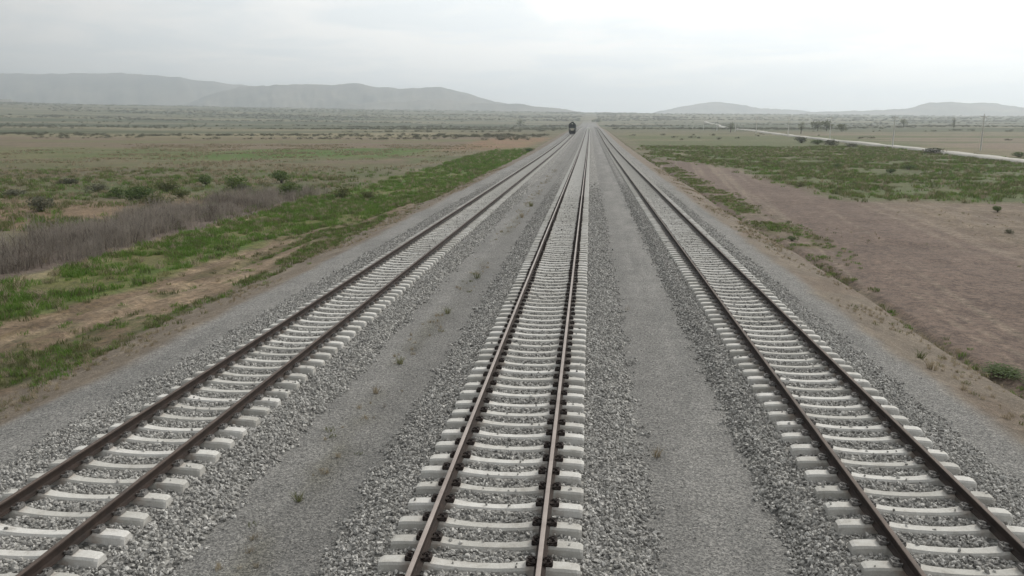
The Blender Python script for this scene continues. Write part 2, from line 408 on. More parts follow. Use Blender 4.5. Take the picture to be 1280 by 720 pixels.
    st = Rr * ss(17, 23, x - 0.06 * y + (n1 - 0.5) * 6) * ss(79, 71, y + (n1 - 0.5) * 10)
    c = lay(c, st * 0.8, (0.170, 0.140, 0.106))
    streak = fbm((x - 0.10 * y) / 0.55, y / 60, 31, 3)
    c = lay(c, pf * ss(0.55, 0.68, streak) * 0.75, (0.215, 0.18, 0.148))
    c = lay(c, pf * ss(0.46, 0.34, streak) * 0.6, (0.13, 0.10, 0.085))
    me = Rr * ss(70, 76, y + (n1 - 0.5) * 10) * ss(-2, 3, x - np.interp(y, [80, 120, 175, 400], [22, 21.5, 14, 15]) + (n1 - 0.5) * 9) * ss(460, 360, y)
    c = lay(c, me * 0.92, (0.085, 0.100, 0.043))
    c = lay(c, me * ss(0.54, 0.68, n2) * 0.6, (0.118, 0.112, 0.062))
    c = lay(c, me * ss(0.55, 0.40, n3) * ss(95, 75, y) * 0.5, (0.078, 0.112, 0.038))
    c = lay(c, me * ss(0.46, 0.62, nb) * ss(120, 150, y) * 0.65, (0.185, 0.155, 0.11))
    c = lay(c, Rr * ss(95, 110, x) * ss(180, 230, y) * ss(520, 420, y) * ss(0.40, 0.55, nb) * 0.7, (0.185, 0.145, 0.12))
    vg = Rr * ss(10.9, 11.4, x) * ss(14.4, 12.6, x + (n2 - 0.5) * 1.5) * ss(38, 50, y) * ss(190, 150, y) * ss(0.35, 0.52, n2)
    c = lay(c, vg * 0.9, (0.085, 0.08, 0.04))
    c = lay(c, Rr * np.exp(-((x + (fbm(y * 0.12, x * 0.02, 5, 3) - 0.5) * 0.7 - 10.9) / .14) ** 2) * ss(60, 45, y) * .6 * ss(.3, .5, n1), (0.085, 0.08, 0.052))
    # ---- far plain: bands of scrub, stubble and field
    fb = fbm(x / 420, y / 70, 41, 4)
    fa = ss(430, 560, r)
    c = lay(c, fa * 0.85, (0.105, 0.105, 0.065))
    c = lay(c, fa * ss(0.50, 0.58, fb), (0.055, 0.066, 0.033))
    c = lay(c, fa * ss(0.48, 0.36, fb) * 0.9, (0.18, 0.165, 0.11))
    # ---- railway formation
    wo = (n2 - 0.5) * 0.8 + (nf - 0.5) * 0.5
    tan = ss(-14.9, -14.1, x + wo) * ss(11.0, 10.5, x + wo)
    c = lay(c, tan * ss(1500, 900, y), (0.175, 0.150, 0.124))
    c = lay(c, tan * ss(0.52, 0.68, nf) * 0.5, (0.235, 0.205, 0.17))
    c = lay(c, tan * ss(0.50, 0.36, n2) * 0.45 * (x > 8), (0.155, 0.12, 0.095))
    grey = ss(-11.95, -11.35, x + wo * 0.8) * ss(8.6, 7.9, x + wo * 0.8) * ss(1500, 900, y)
    c = lay(c, grey, (0.193, 0.189, 0.181))
    wd = grey * np.exp(-((x + 4.55 + 0.25 * (fbm(y / 8, x * 0, 51) - 0.5)) / 0.28) ** 2) * ss(0.40, 0.62, fbm(x / 0.5, y / 1.6, 52, 3))
    c = lay(c, wd * 0.6, (0.11, 0.105, 0.082))
    c = c * (1 - 0.17 * (grey * ss(-4.75, -4.35, x + wo) * ss(-3.0, -3.4, x)))[:, None]
    c = c * (1 + 0.07 * (grey * ss(1.5, 1.9, x + wo) * ss(3.2, 2.8, x)))[:, None]
    c = c * (1 - 0.10 * (grey * ss(0.7, 1.0, x) * ss(1.9, 1.5, x + wo)))[:, None]
    rut = grey * (np.exp(-((x + 5.25 + .1 * np.sin(y / 11)) / .16) ** 2) + np.exp(-((x - 2.1 + .1 * np.sin(y / 13)) / .16) ** 2) + np.exp(-((x - 2.75) / .12) ** 2) * .6) * ss(.3, .6, fbm(x, y / 6, 59, 3))
    c = c * (1 - 0.13 * rut)[:, None]
    d2 = grey * ss(0.50, 0.64, fbm(x / 0.9, y / 5, 53, 4)) * 0.5
    c = lay(c, d2, (0.135, 0.134, 0.129))
    lum = c.mean(1, keepdims=True); e_ = (1 - grey)[:, None]
    c = np.clip(lum + (c - lum) * (1 + 0.28 * e_), 0.01, 1) * (1 - 0.15 * e_)
    return c, np.maximum(grey, tan * 0.5)

def axis(dense0, dense1, step, far0, far1, growth):
    a = list(np.arange(dense0, dense1 + 1e-6, step))
    s, v = step, a[-1]
    while v < far1: s *= growth; v += s; a.append(v)
    s, v = step, a[0]; pre = []
    while v > far0: s *= growth; v -= s; pre.append(v)
    return np.array(pre[::-1] + a)
xs = axis(-27, 15, 0.22, -9000, 9000, 1.035)
ys = [2.0]
while ys[-1] < 9500: ys.append(ys[-1] + max(0.20, ys[-1] * 0.0095))
ys = np.array([-60, -20, -5] + ys)
GX, GY = np.meshgrid(xs, ys); gx, gy = GX.ravel(), GY.ravel()
gz = ground(gx, gy)
nx, ny = len(xs), len(ys)
idx = np.arange(nx * ny).reshape(ny, nx)
F = np.stack([idx[:-1, :-1], idx[:-1, 1:], idx[1:, 1:], idx[1:, :-1]], -1).reshape(-1, 4)
tm = mesh_data('ground', np.stack([gx, gy, gz], 1), F, M['ground'], smooth=True)
cc, gv = soil_colour(gx, gy)
ca = tm.attributes.new('soil', 'FLOAT_COLOR', 'POINT'); ca.data.foreach_set('color', np.concatenate([cc, np.ones((len(cc), 1))], 1).astype(np.float32).ravel())
ga = tm.attributes.new('gravel', 'FLOAT', 'POINT'); ga.data.foreach_set('value', gv.astype(np.float32))
tag(link('ground', tm), kind='structure')

# ------------------------------------------------------------------ hills
def ridge(name, D, pts, seed, depth=0.16, foot=0.0, extend=0):
    """pts: bearing tangent, top elevation tangent; a ridge with ribs and a back slope"""
    pts = sorted(pts); b = np.array([p[0] for p in pts]); h = np.array([p[1] for p in pts])
    bb = np.linspace(b[0], b[-1], 260); hh = np.interp(bb, b, h) * D
    hh = hh + (fbm(bb * 60, bb * 0, seed, 4) - 0.5) * 0.0035 * D * ss(0, 0.01, np.interp(bb, b, h))
    ts = np.linspace(-1, 1, 41)
    V = []
    for t in ts:
        rr = D * (1 + depth * t)
        prof = (1 - abs(t)) ** 1.25 if t < 0 else (1 - t) ** 0.9
        rib = (fbm(bb * 45 + 0.6 * t, np.full_like(bb, t * 2.2), seed + 3, 4) - 0.5) * 0.6 * min(1, abs(t) * 3)
        z = hh * np.clip(prof * (1 + rib), 0, 1.0) + CAM.z - 20 * abs(t)
        V.append(np.stack([bb * rr, np.full_like(bb, rr), z], 1))
    V = np.concatenate(V); n = len(bb); m = len(ts)
    ix = np.arange(n * m).reshape(m, n)
    F = np.stack([ix[:-1, :-1], ix[:-1, 1:], ix[1:, 1:], ix[1:, :-1]], -1).reshape(-1, 4)
    return tag(link(name, mesh_data(name, V, F, M['hill'], smooth=True)), kind='structure')
def bp(lst):
    out = []
    for px, py in lst:
        d = _F * FPX + _R * (px - 640) - _U * (py - 360); out.append((d[0] / d[1], d[2] / d[1]))
    return out
ridge('mountains', 5600, bp([(-420, 128), (-300, 112), (-160, 98), (-60, 95), (0, 92), (60, 91.5), (150, 91.5), (200, 94), (250, 100), (300, 106), (380, 116), (460, 128), (540, 142)]), 61)
ridge('mountains', 4700, bp([(150, 146), (220, 133), (270, 116), (300, 108.5), (340, 106), (400, 106), (440, 104), (480, 109.5), (520, 110), (550, 109), (580, 116), (620, 127), (680, 139), (730, 146)]), 67)
ridge('hills', 4100, bp([(330, 146), (430, 131), (500, 127), (540, 124), (600, 128), (650, 130), (690, 134), (730, 140), (790, 146)]), 71)
ridge('hills', 5600, bp([(790, 147), (830, 138), (850, 133), (880, 129), (900, 128), (930, 131), (960, 136), (1010, 139), (1080, 147)]), 73)
ridge('hills', 4500, bp([(960, 150), (1010, 141), (1060, 139), (1100, 138), (1140, 135), (1162, 129), (1180, 127), (1200, 127.5), (1220, 129.5), (1240, 129), (1262, 133), (1300, 136), (1360, 131), (1450, 136), (1560, 150)]), 79)
ridge('hills', 3000, bp([(-160, 126), (-60, 120), (0, 124), (14, 125), (26, 130), (44, 132), (70, 140)]), 83)

# ------------------------------------------------------------------ railway
TRACKS = [  # centre x, left toe, right toe
    (-7.63, -10.25, -5.50), (-1.32, -3.58, 1.05), (4.945, 2.90, 7.20)]
HALF_GAUGE = 0.79
RAIL0, RAIL_END = 0.36, 1150.0
SPACING = 0.56
yrail = np.concatenate([np.arange(4.5, 120, 6.0), np.arange(120, RAIL_END, 12.0)])

def sleeper_mesh():
    X = [0, .25, .45, .60, .66, .92, .98, 1.12, 1.27, 1.315]
    T = [.150, .156, .172, .196, .215, .215, .204, .202, .190, .170]
    Wt = [.078, .080, .086, .098, .102, .102, .102, .100, .096, .080]
    Wb = [.135, .138, .142, .15, .15, .15, .15, .15, .15, .140]
    X2 = [-a for a in X[:0:-1]] + X; ix = list(range(len(X) - 1, 0, -1)) + list(range(len(X)))
    V = []; F = []
    for x, i in zip(X2, ix):
        t, a, b = T[i], Wt[i], Wb[i]
        for yy, zz in ((-b, 0), (-a - .012, t - .030), (-a + .012, t), (a - .012, t), (a + .012, t - .030), (b, 0)):
            V.append((x, yy, zz))
    m = len(X2)
    for i in range(m - 1):
        for k in range(6):
            F.append((i * 6 + k, i * 6 + (k + 1) % 6, (i + 1) * 6 + (k + 1) % 6, (i + 1) * 6 + k))
    F.append(tuple(range(6))); F.append(tuple((m - 1) * 6 + k for k in range(6))[::-1])
    F = [f[::-1] for f in F]
    return V, F
SV, SF = sleeper_mesh()

def clip_mb(side):
    """tension clamp on one side of a rail: guide plate, bent spring, bolt and nut (x outward from the rail foot)"""
    mb = MB(); s = side
    mb.box((s * .045, 0, .013), (.10, .17, .026))
    mb.box((s * .092, 0, .03), (.03, .15, .05), taper=0.8)
    for q in (-1, 1):
        mb.tube([(s * .035, q * .018, .042), (s * .07, q * .022, .060), (s * .085, q * .062, .058), (s * .040, q * .085, .050),
                 (s * -.012, q * .070, .036), (s * -.022, q * .045, .032)], .0125, 5)
    mb.tube([(s * .045, 0, .02), (s * .045, 0, .085)], .012, 6)
    mb.tube([(s * .045, 0, .058), (s * .045, 0, .078)], .023, 6)
    return mb
def clip_far(side):
    mb = MB(); s = side; mb.box((s * .04, 0, .030), (.115, .17, .06), taper=0.7); return mb

def rail_mesh(name, x0, head):
    half = [(.075, 0), (.075, .011), (.030, .024), (.011, .045), (.009, .125), (.035, .139), (.0365, .158), (.031, .170), (.018, .1725)]
    prof = half + [(-a, b) for a, b in half[::-1]]
    n = len(prof); V = []; F = []; mi = []
    for y in yrail:
        z = RAIL0 + float(lift(y))
        for a, b in prof: V.append((x0 + a, y, z + b))
    for i in range(len(yrail) - 1):
        for k in range(n):
            F.append((i * n + k, (i + 1) * n + k, (i + 1) * n + (k + 1) % n, i * n + (k + 1) % n))
            mi.append(1 if k in (7, 8, 9) else 0)
    F.append(tuple(range(n))); mi.append(0)
    return mesh_data(name, V, F, [M['rail_side'], head], mi)

def in_view(x, y, z, margin=110):
    v = np.array((x, y, z)) - np.array(CAM); d = v @ _F
    if d < 0.5: return False
    px = 640 + FPX * (v @ _R) / d; py = 360 - FPX * (v @ _U) / d
    return -margin < px < 1280 + margin and py < 720 + margin

LABELS = [
    'railway track on pale concrete sleepers nearest the grassy field, carrying the dark locomotive',
    'middle railway track of the three, rusty brown railheads gripped by black clips',
    'railway track with dark rail sides beside the brown ploughed field and ditch']
def build_track(i):
    cx, lt, rt = TRACKS[i]
    root = empty('railway_track', (cx, 8.0, 0.145))
    tag(root, LABELS[i], 'railway track', 'parallel railway tracks')
    inv = Matrix.Translation((-cx, -8.0, -0.145))
    for s in (-1, 1):
        me = rail_mesh('rail', s * HALF_GAUGE + cx, M['rail_top'] if i == 1 else M['rail_dull']); me.transform(inv); link('rail', me, root)
    clipm = M['clip_dark'] if i == 1 else M['clip_grey']
    cm = {s: clip_mb(s).data('fastening', clipm) for s in (-1, 1)}
    sm = mesh_data('sleeper', SV, SF, M['concrete'])
    y = 4.0 + [0.13, 0.41, 0.30][i]
    made = 0; far = MB(); farc = MB()
    FV, FF = np.array(SV), SF
    fv = []; ff = []; cv = []; cf = []
    cfar = {s: clip_far(s) for s in (-1, 1)}
    while y < RAIL_END - 2:
        if in_view(cx - 1.3, y, .35) or in_view(cx + 1.3, y, .35):
            z = 0.145 + float(lift(y))
            ang = random.gauss(0, 0.006)
            if made < 100:
                o = link('sleeper', sm, root, (random.gauss(0, .012), y - 8.0 + random.gauss(0, .012), z - 0.145 + random.gauss(0, .004)))
                o.rotation_euler = (random.gauss(0, .012), random.gauss(0, .002), ang)
                for rs in (-1, 1):
                    for s in (-1, 1):
                        link('fastening', cm[s], o, (rs * HALF_GAUGE + s * .068, 0, .213))
                made += 1
            else:
                b = sum(len(a) for a in fv)
                fv.append(FV + np.array((0, y - 8.0, z - .145))); ff += [tuple(k + b for k in f) for f in FF]
                if y < 500:
                    for rs in (-1, 1):
                        for s in (-1, 1):
                            b = sum(len(a) for a in cv) if False else len(cv) * 8
                            cv.append(np.array(cfar[s].V) + np.array((rs * HALF_GAUGE + s * .068, y - 8.0, z - .145 + .213)))
                            cf += [tuple(k + b for k in f) for f in cfar[s].F]
        y += SPACING
    so = link('sleeper', mesh_data('sleeper', np.concatenate(fv), ff, M['concrete']), root); so['kind'] = 'stuff'
    co = link('fastening', mesh_data('fastening', np.concatenate(cv), cf, clipm), so); co['kind'] = 'stuff'
for i in range(3): build_track(i)

# ballast beds: crowned heaps of crushed stone under each track
def ballast_z(x, y, t):
    cx, lt, rt = TRACKS[t]
    toe = (fbm(y / 0.9, x * 0 + t * 9, 91, 3) - 0.5) * 0.5
    pts = [lt, lt + 0.02, cx - 1.75, cx - 1.25, cx - .95, cx - .55, cx, cx + .55, cx + .95, cx + 1.25, cx + 1.75, rt - 0.02, rt]
    zz = [-0.06, -0.012, .158, .215, .240, .272, .258, .272, .240, .215, .158, -0.012, -0.06]
    return np.interp(x + toe * np.clip((np.abs(x - cx) - 1.5) / 0.8, 0, 1) * np.sign(x - cx), pts, zz) + 0.03 * (fbm(x / .35, y / .35, 92 + t, 3) - 0.5) + lift(y)
yb = [4.0]
while yb[-1] < RAIL_END: yb.append(yb[-1] + max(0.09, yb[-1] * 0.012))
yb = np.array(yb)
for t, (cx, lt, rt) in enumerate(TRACKS):
    xb = np.linspace(lt - 0.3, rt + 0.3, 46)
    X, Y = np.meshgrid(xb, yb); Z = ballast_z(X.ravel(), Y.ravel(), t)
    ix = np.arange(X.size).reshape(X.shape)
    Fb = np.stack([ix[:-1, :-1], ix[:-1, 1:], ix[1:, 1:], ix[1:, :-1]], -1).reshape(-1, 4)
    tag(link('ballast_bed', mesh_data('ballast_bed', np.stack([X.ravel(), Y.ravel(), Z], 1), Fb, M['ballast'], smooth=True)), kind='structure')

# ------------------------------------------------------------------ instancing of uncountable stuff
def scatter(name, P, rot, scl, protos, label=None, cat=None):
    n = len(P)
    me = bpy.data.meshes.new(name); me.vertices.add(n); me.vertices.foreach_set('co', np.asarray(P, np.float32).ravel())
    a = me.attributes.new('rot', 'FLOAT_VECTOR', 'POINT'); a.data.foreach_set('vector', np.asarray(rot, np.float32).ravel())
    scl = np.asarray(scl, np.float32)
    if scl.ndim == 1: scl = np.repeat(scl[:, None], 3, 1)
    a = me.attributes.new('scl', 'FLOAT_VECTOR', 'POINT'); a.data.foreach_set('vector', scl.ravel())
    a = me.attributes.new('pick', 'INT', 'POINT'); a.data.foreach_set('value', RNG.integers(0, len(protos), n).astype(np.int32))
    me.update()
    o = link(name, me); o['kind'] = 'stuff'
    if label: o['label'] = label; o['category'] = cat
    cl = bpy.data.collections.new(name + '_kinds')
    for pm in protos: cl.objects.link(bpy.data.objects.new(pm.name, pm))
    ng = bpy.data.node_groups.new(name, 'GeometryNodeTree')
    ng.interface.new_socket('Geometry', in_out='INPUT', socket_type='NodeSocketGeometry')
    ng.interface.new_socket('Geometry', in_out='OUTPUT', socket_type='NodeSocketGeometry')
    gi = ng.nodes.new('NodeGroupInput'); go = ng.nodes.new('NodeGroupOutput')
    ci = ng.nodes.new('GeometryNodeCollectionInfo'); ci.inputs['Collection'].default_value = cl
    ci.inputs['Separate Children'].default_value = True; ci.inputs['Reset Children'].default_value = True
    ip = ng.nodes.new('GeometryNodeInstanceOnPoints'); ip.inputs['Pick Instance'].default_value = True
    def attr(nm, ty):
        q = ng.nodes.new('GeometryNodeInputNamedAttribute'); q.data_type = ty; q.inputs['Name'].default_value = nm
        return [s for s in q.outputs if s.enabled and s.name == 'Attribute'][0]
    ng.links.new(gi.outputs[0], ip.inputs['Points']); ng.links.new(ci.outputs[0], ip.inputs['Instance'])
    ng.links.new(attr('pick', 'INT'), ip.inputs['Instance Index'])
    e2r = ng.nodes.new('FunctionNodeEulerToRotation'); ng.links.new(attr('rot', 'FLOAT_VECTOR'), e2r.inputs[0])
    ng.links.new(e2r.outputs[0], ip.inputs['Rotation']); ng.links.new(attr('scl', 'FLOAT_VECTOR'), ip.inputs['Scale'])
    ng.links.new(ip.outputs[0], go.inputs[0])
    md = o.modifiers.new('instances', 'NODES'); md.node_group = ng
    return o

def stone_mesh(k):
    bm = bmesh.new(); rs = random.Random(100 + k)
    for _ in range(13):
        v = Vector((rs.gauss(0, 1), rs.gauss(0, 1), rs.gauss(0, 1))).normalized() * rs.uniform(0.75, 1.0)
        bm.verts.new((v.x * 1.15, v.y * 0.85, v.z * 0.65))
    bmesh.ops.convex_hull(bm, input=list(bm.verts))
    for v in [v for v in bm.verts if not v.link_faces]: bm.verts.remove(v)
    me = bpy.data.meshes.new('stone'); bm.to_mesh(me); bm.free(); me.materials.append(M['stone']); return me
STONES = [stone_mesh(k) for k in range(7)]

def frame_ok(P, margin=220):
    v = P - np.array(CAM)[None]; d = v @ _F
    px = 640 + FPX * (v @ _R) / d; py = 360 - FPX * (v @ _U) / d
    return (d > 0.5) & (px > -margin) & (px < 1280 + margin) & (py < 720 + margin)
pts = []; scs = []
for t, (cx, lt, rt) in enumerate(TRACKS):
    for y0, y1, dens, s0, s1 in ((5, 16, 560, .021, .042), (16, 30, 380, .024, .046), (30, 85, 170, .030, .052)):
        n = int((rt - lt + .5) * (y1 - y0) * dens)
        x = RNG.uniform(lt - .25, rt + .25, n); y = RNG.uniform(y0, y1, n)
        edge = np.minimum(x - lt, rt - x)
        keep = RNG.uniform(0, 1, n) < ss(-0.15, 0.15, edge + (fbm(x * 3, y * 3, 95) - 0.5) * 0.6) * ss(88, 40, y)
        # stones do not lie on the sleepers or rails
        sl0 = 4.0 + [0.13, 0.41, 0.30][t]
        dy = np.abs(((y - sl0 + SPACING / 2) % SPACING) - SPACING / 2)
        on = (np.abs(x - cx) < 1.28) & (dy < 0.075) & (RNG.uniform(0, 1, n) < 0.02)
        keep &= on | ~((np.abs(x - cx) < 1.33) & (dy < np.where(np.abs(x - cx) < .62, 0.122, 0.15)))
        keep &= ~(np.abs(np.abs(x - cx) - HALF_GAUGE) < np.where(on, 0.26, 0.10))
        x, y, on = x[keep], y[keep], on[keep]
        z = np.maximum(ballast_z(x, y, t), ground(x, y)) + RNG.uniform(-0.006, 0.024, len(x))
        z = np.where(on, 0.145 + np.interp(np.abs(x - cx), [0, .45, .66, 1.0, 1.3], [.150, .172, .215, .204, .19]) + lift(y) + .008, z)
        P = np.stack([x, y, z], 1); k = frame_ok(P); pts.append(P[k]); scs.append(RNG.uniform(s0, s1, k.sum()) * RNG.choice([0.8, 1.0, 1.25], k.sum()))
# a few strays on the smooth strips
x = RNG.uniform(-11, 8, 9000); y = 5 + 35 * RNG.uniform(0, 1, 9000) ** 1.3
P = np.stack([x, y, ground(x, y) + .006], 1); k = frame_ok(P); pts.append(P[k]); scs.append(RNG.uniform(.009, .020, k.sum()))
pts = np.concatenate(pts); scs = np.concatenate(scs)
scatter('ballast_gravel', pts, RNG.uniform(0, 6.28, (len(pts), 3)), scs, STONES, 'loose grey crushed stone heaped round the sleepers', 'gravel')
print('stones', len(pts))

# ------------------------------------------------------------------ grasses and brush
def tuft_mesh(name, mat, nb, h, spread, lean, width, seed):
    rs = np.random.default_rng(seed); V = []; Fq = []
    for b in range(nb):
        a = rs.uniform(0, 6.283); rr = spread * math.sqrt(rs.uniform()); x, y = rr * math.cos(a), rr * math.sin(a)
        hh = h * rs.uniform(.55, 1.1); a2 = rs.uniform(0, 6.283); ln = hh * lean * rs.uniform(.3, 1.2)
        dx, dy = ln * math.cos(a2), ln * math.sin(a2); a3 = rs.uniform(0, 3.1416); wx, wy = width * math.cos(a3), width * math.sin(a3)
        i = len(V)
        V += [(x - wx, y - wy, -.03), (x + wx, y + wy, -.03), (x + dx * .4 + wx * .8, y + dy * .4 + wy * .8, hh * .6), (x + dx * .4 - wx * .8, y + dy * .4 - wy * .8, hh * .6), (x + dx, y + dy, hh)]
        Fq += [(i, i + 1, i + 2, i + 3), (i + 3, i + 2, i + 4)]
    return mesh_data(name, V, Fq, mat)
def twig_mesh(name, mat, nb, h, spread, width, seed):
    rs = np.random.default_rng(seed); V = []; Fq = []
    def quad(p, q, w0, w1):
        a = rs.uniform(0, 3.1416); d = np.array([math.cos(a), math.sin(a), 0]); i = len(V)
        V.extend([p - d * w0, p + d * w0, q + d * w1, q - d * w1]); Fq.append((i, i + 1, i + 2, i + 3))
    for b in range(nb):
        p = np.array([rs.normal(0, spread), rs.normal(0, spread), -.05]); q = p + np.array([rs.normal(0, .16), rs.normal(0, .16), 1]) * h * rs.uniform(.5, 1.05)
        quad(p, q, width, width * .4)
        for k in range(5):
            u = rs.uniform(.35, 1); s_ = p + (q - p) * u
            quad(s_, s_ + np.array([rs.normal(0, .5), rs.normal(0, .5), rs.uniform(.3, 1)]) * h * .25, width * .5, width * .25)
    return mesh_data(name, V, Fq, mat)
G_FRESH = [tuft_mesh('grass', M['grass'], 24, .23, .26, .8, .012, 1 + k) for k in range(4)]
G_OLIVE = [tuft_mesh('herbs', M['olive'], 24, .26, .28, .8, .014, 11 + k) for k in range(4)]
G_STRAW = [tuft_mesh('dry_grass', M['straw'], 24, .32, .18, .8, .010, 21 + k) for k in range(4)]
G_BRUSH = [twig_mesh('brush', M['brush'], 13, 1.15, .34, .013, 31 + k) for k in range(5)]
G_BRUSH2 = [twig_mesh('brush', M['brush_dark'], 11, 1.0, .40, .014, 41 + k) for k in range(4)]
def field(x0, x1, y0, y1, n, maskf):
    x = RNG.uniform(x0, x1, n); y = y0 + (y1 - y0) * RNG.uniform(0, 1, n)
    k = RNG.uniform(0, 1, n) < maskf(x, y); x, y = x[k], y[k]
    P = np.stack([x, y, ground(x, y)], 1); return P[frame_ok(P, 300)]
def upright(n): return np.stack([RNG.normal(0, .1, n), RNG.normal(0, .1, n), RNG.uniform(0, 6.28, n)], 1)
INNER = lambda y: np.interp(y, [20, 42, 52, 67, 97, 210], [-19.8, -19.0, -17.6, -15.2, -13.9, -14.6])
def m_strip(x, y):
    n2 = fbm(x / 3.0, y / 3.6, 22); n1 = fbm(x / 14, y / 14, 21)
    return ss(0.6, -0.6, (x - INNER(y)) + (n2 - .5) * 3) * ss(-26.2, -24.4, x + (n1 - .5) * 2.4) * ss(225, 180, y) * (.06 + .94 * ss(.36, .56, n2 * .6 + fbm(x / .9, y / 2.5, 57, 3) * .4))
P = np.concatenate([field(-27, -12.5, 22, 75, 13000, m_strip), field(-27, -12.5, 75, 220, 9000, m_strip)])
gsz = RNG.uniform(.6, 1.35, len(P)) * (1 + .5 * ss(60, 200, P[:, 1]))
scatter('grass', P, upright(len(P)), gsz, G_FRESH * 4 + G_OLIVE * 1 + G_STRAW[:2], 'bright green grass strip along the left verge', 'grass')
def m_mot(x, y):
    n2 = fbm(x / 3.0, y / 3.6, 22); nf = fbm(x / .7, y / 1.2, 25, 3)
    sv = fbm(x / .8, y / 7, 56, 4)
    return ss(-17.8, -15.4, x + (n2 - .5) * 3.4) * ss(-13.2, -14.2, x) * ss(.47, .62, sv * .6 + nf * .4) * ss(110, 75, y) + .02
P1 = field(-20, -12.6, 14, 100, 15000, m_mot)
def m_scrub(x, y): return ss(-25, -30, x) * ss(.38, .66, fbm(x / 5, y / 5, 26)) * ss(135, 95, y)
P2 = field(-110, -25, 50, 135, 11000, m_scrub)
def m_mead(x, y): return ss(70, 76, y + (fbm(x / 14, y / 14, 21) - .5) * 10) * ss(-2, 3, x - np.interp(y, [80, 120, 175, 400], [22, 21.5, 14, 15]) + (fbm(x / 14, y / 14, 21) - .5) * 9) * ss(.30, .62, fbm(x / 5, y / 5, 27))
P3 = field(12, 85, 66, 240, 38000, m_mead)
def m_ditch(x, y): return (np.exp(-((x + (fbm(y * 0.12, x * 0.02, 5, 3) - 0.5) * 0.7 - 11.0) / .3) ** 2) * ss(.38, .58, fbm(x / 2, y / 4, 28)) + ss(11, 11.6, x) * ss(14.5, 12.5, x) * ss(36, 50, y) * ss(180, 140, y) * ss(.4, .55, fbm(x / 3, y / 3.6, 22)))
P4 = field(9.5, 15, 14, 180, 12000, m_ditch)
PP = np.concatenate([P1, P2, P3, P4])
scatter('herbs', PP, upright(len(PP)), np.concatenate([RNG.uniform(.3, .75, len(P1)), RNG.uniform(.8, 2.0, len(P2)), RNG.uniform(.7, 1.7, len(P3)), RNG.uniform(.3, .7, len(P4))]), G_OLIVE * 3 + G_FRESH * 3 + G_STRAW[:3], 'low olive green herbs over the fields', 'ground cover')
def m_dry(x, y): return np.where(x > 0, ss(8.4, 9.4, x) * ss(10.9, 10.2, x) * ss(.42, .65, fbm(x / 1.5, y / 3, 29)) * .8, ss(-14.6, -13.9, x) * ss(-11.7, -12.6, x) * ss(.40, .62, fbm(x / 1.5, y / 3, 30)))
Q1 = np.concatenate([field(8.2, 11, 12, 120, 5000, m_dry), field(-15, -11.5, 12, 120, 5000, m_dry)])
def m_dry2(x, y): return np.where(x < 0, ss(-26, -34, x) * ss(.45, .65, fbm(x / 9, y / 9, 33)), ss(12, 16, x) * ss(.52, .66, fbm(x / 5, y / 7, 34)) * .35)
Q2 = np.concatenate([field(-150, -26, 60, 260, 30000, m_dry2), field(12, 60, 30, 78, 5000, m_dry2)])
Q3 = field(-5.0, -4.1, 9, 110, 480, lambda x, y: ss(.45, .62, fbm(x / .5, y / 1.6, 52, 3)))
PP = np.concatenate([Q1, Q2, Q3])
scatter('dry_grass', PP, upright(len(PP)), np.concatenate([RNG.uniform(.18, .45, len(Q1)), np.where(Q2[:, 0] > 0, .35, 1) * RNG.uniform(.5, 1.4, len(Q2)), RNG.uniform(.12, .38, len(Q3))]), G_STRAW * 3 + G_OLIVE[:2], 'straw coloured dry grass in tufts', 'dry grass')
def m_brush(x, y): return ss(-33.5, -30, x + .06 * (y - 35) + (fbm(x / 6, y / 6, 36) - .5) * 4) * ss(-25.6, -27.2, x + (fbm(x / 5, y / 5, 35) - .5) * 3) * ss(86, 66, y) * (0.08 + .92 * ss(.36, .56, fbm(x / 1.8, y / 2.2, 37)))
P = field(-36, -25, 26, 86, 6500, m_brush)
scatter('brush', P, upright(len(P)), RNG.uniform(.45, 1.15, len(P)) * (.30 + 1.35 * fbm(P[:, 0] / 1.7, P[:, 1] / 1.7, 38, 3)) * (1 - .35 * ss(55, 85, P[:, 1])), G_BRUSH * 3 + G_BRUSH2 + G_STRAW[:1], 'tall grey brown dead brush behind the grass strip', 'brush')

# ------------------------------------------------------------------ shrubs and trees
def leaf_cloud(lobes, n, size, seed):
    """many small leaf faces spread through overlapping lobes, thinned towards the rim"""
    rs = np.random.default_rng(seed); V = []; Fq = []
    w = np.array([l[3] * l[4] * l[5] for l in lobes]); w = w / w.sum()
    for li in rs.choice(len(lobes), n, p=w):
        x, y, z, a, b, c = lobes[li]
        d = rs.normal(0, 1, 3); d /= np.linalg.norm(d); q = rs.uniform(.35, 1.08) ** .6
        p = np.array([x + d[0] * a * q, y + d[1] * b * q, z + d[2] * c * q])
        if p[2] < 0.02: p[2] = rs.uniform(.02, .15)
        u = rs.normal(0, 1, 3); u /= np.linalg.norm(u); v = np.cross(u, rs.normal(0, 1, 3)); v /= np.linalg.norm(v)
        s = size * rs.uniform(.6, 1.4); i = len(V)
        V += [p - u * s, p - v * s * .5, p + u * s, p + v * s * .5]; Fq.append((i, i + 1, i + 2, i + 3))
    return np.array(V), np.array(Fq)
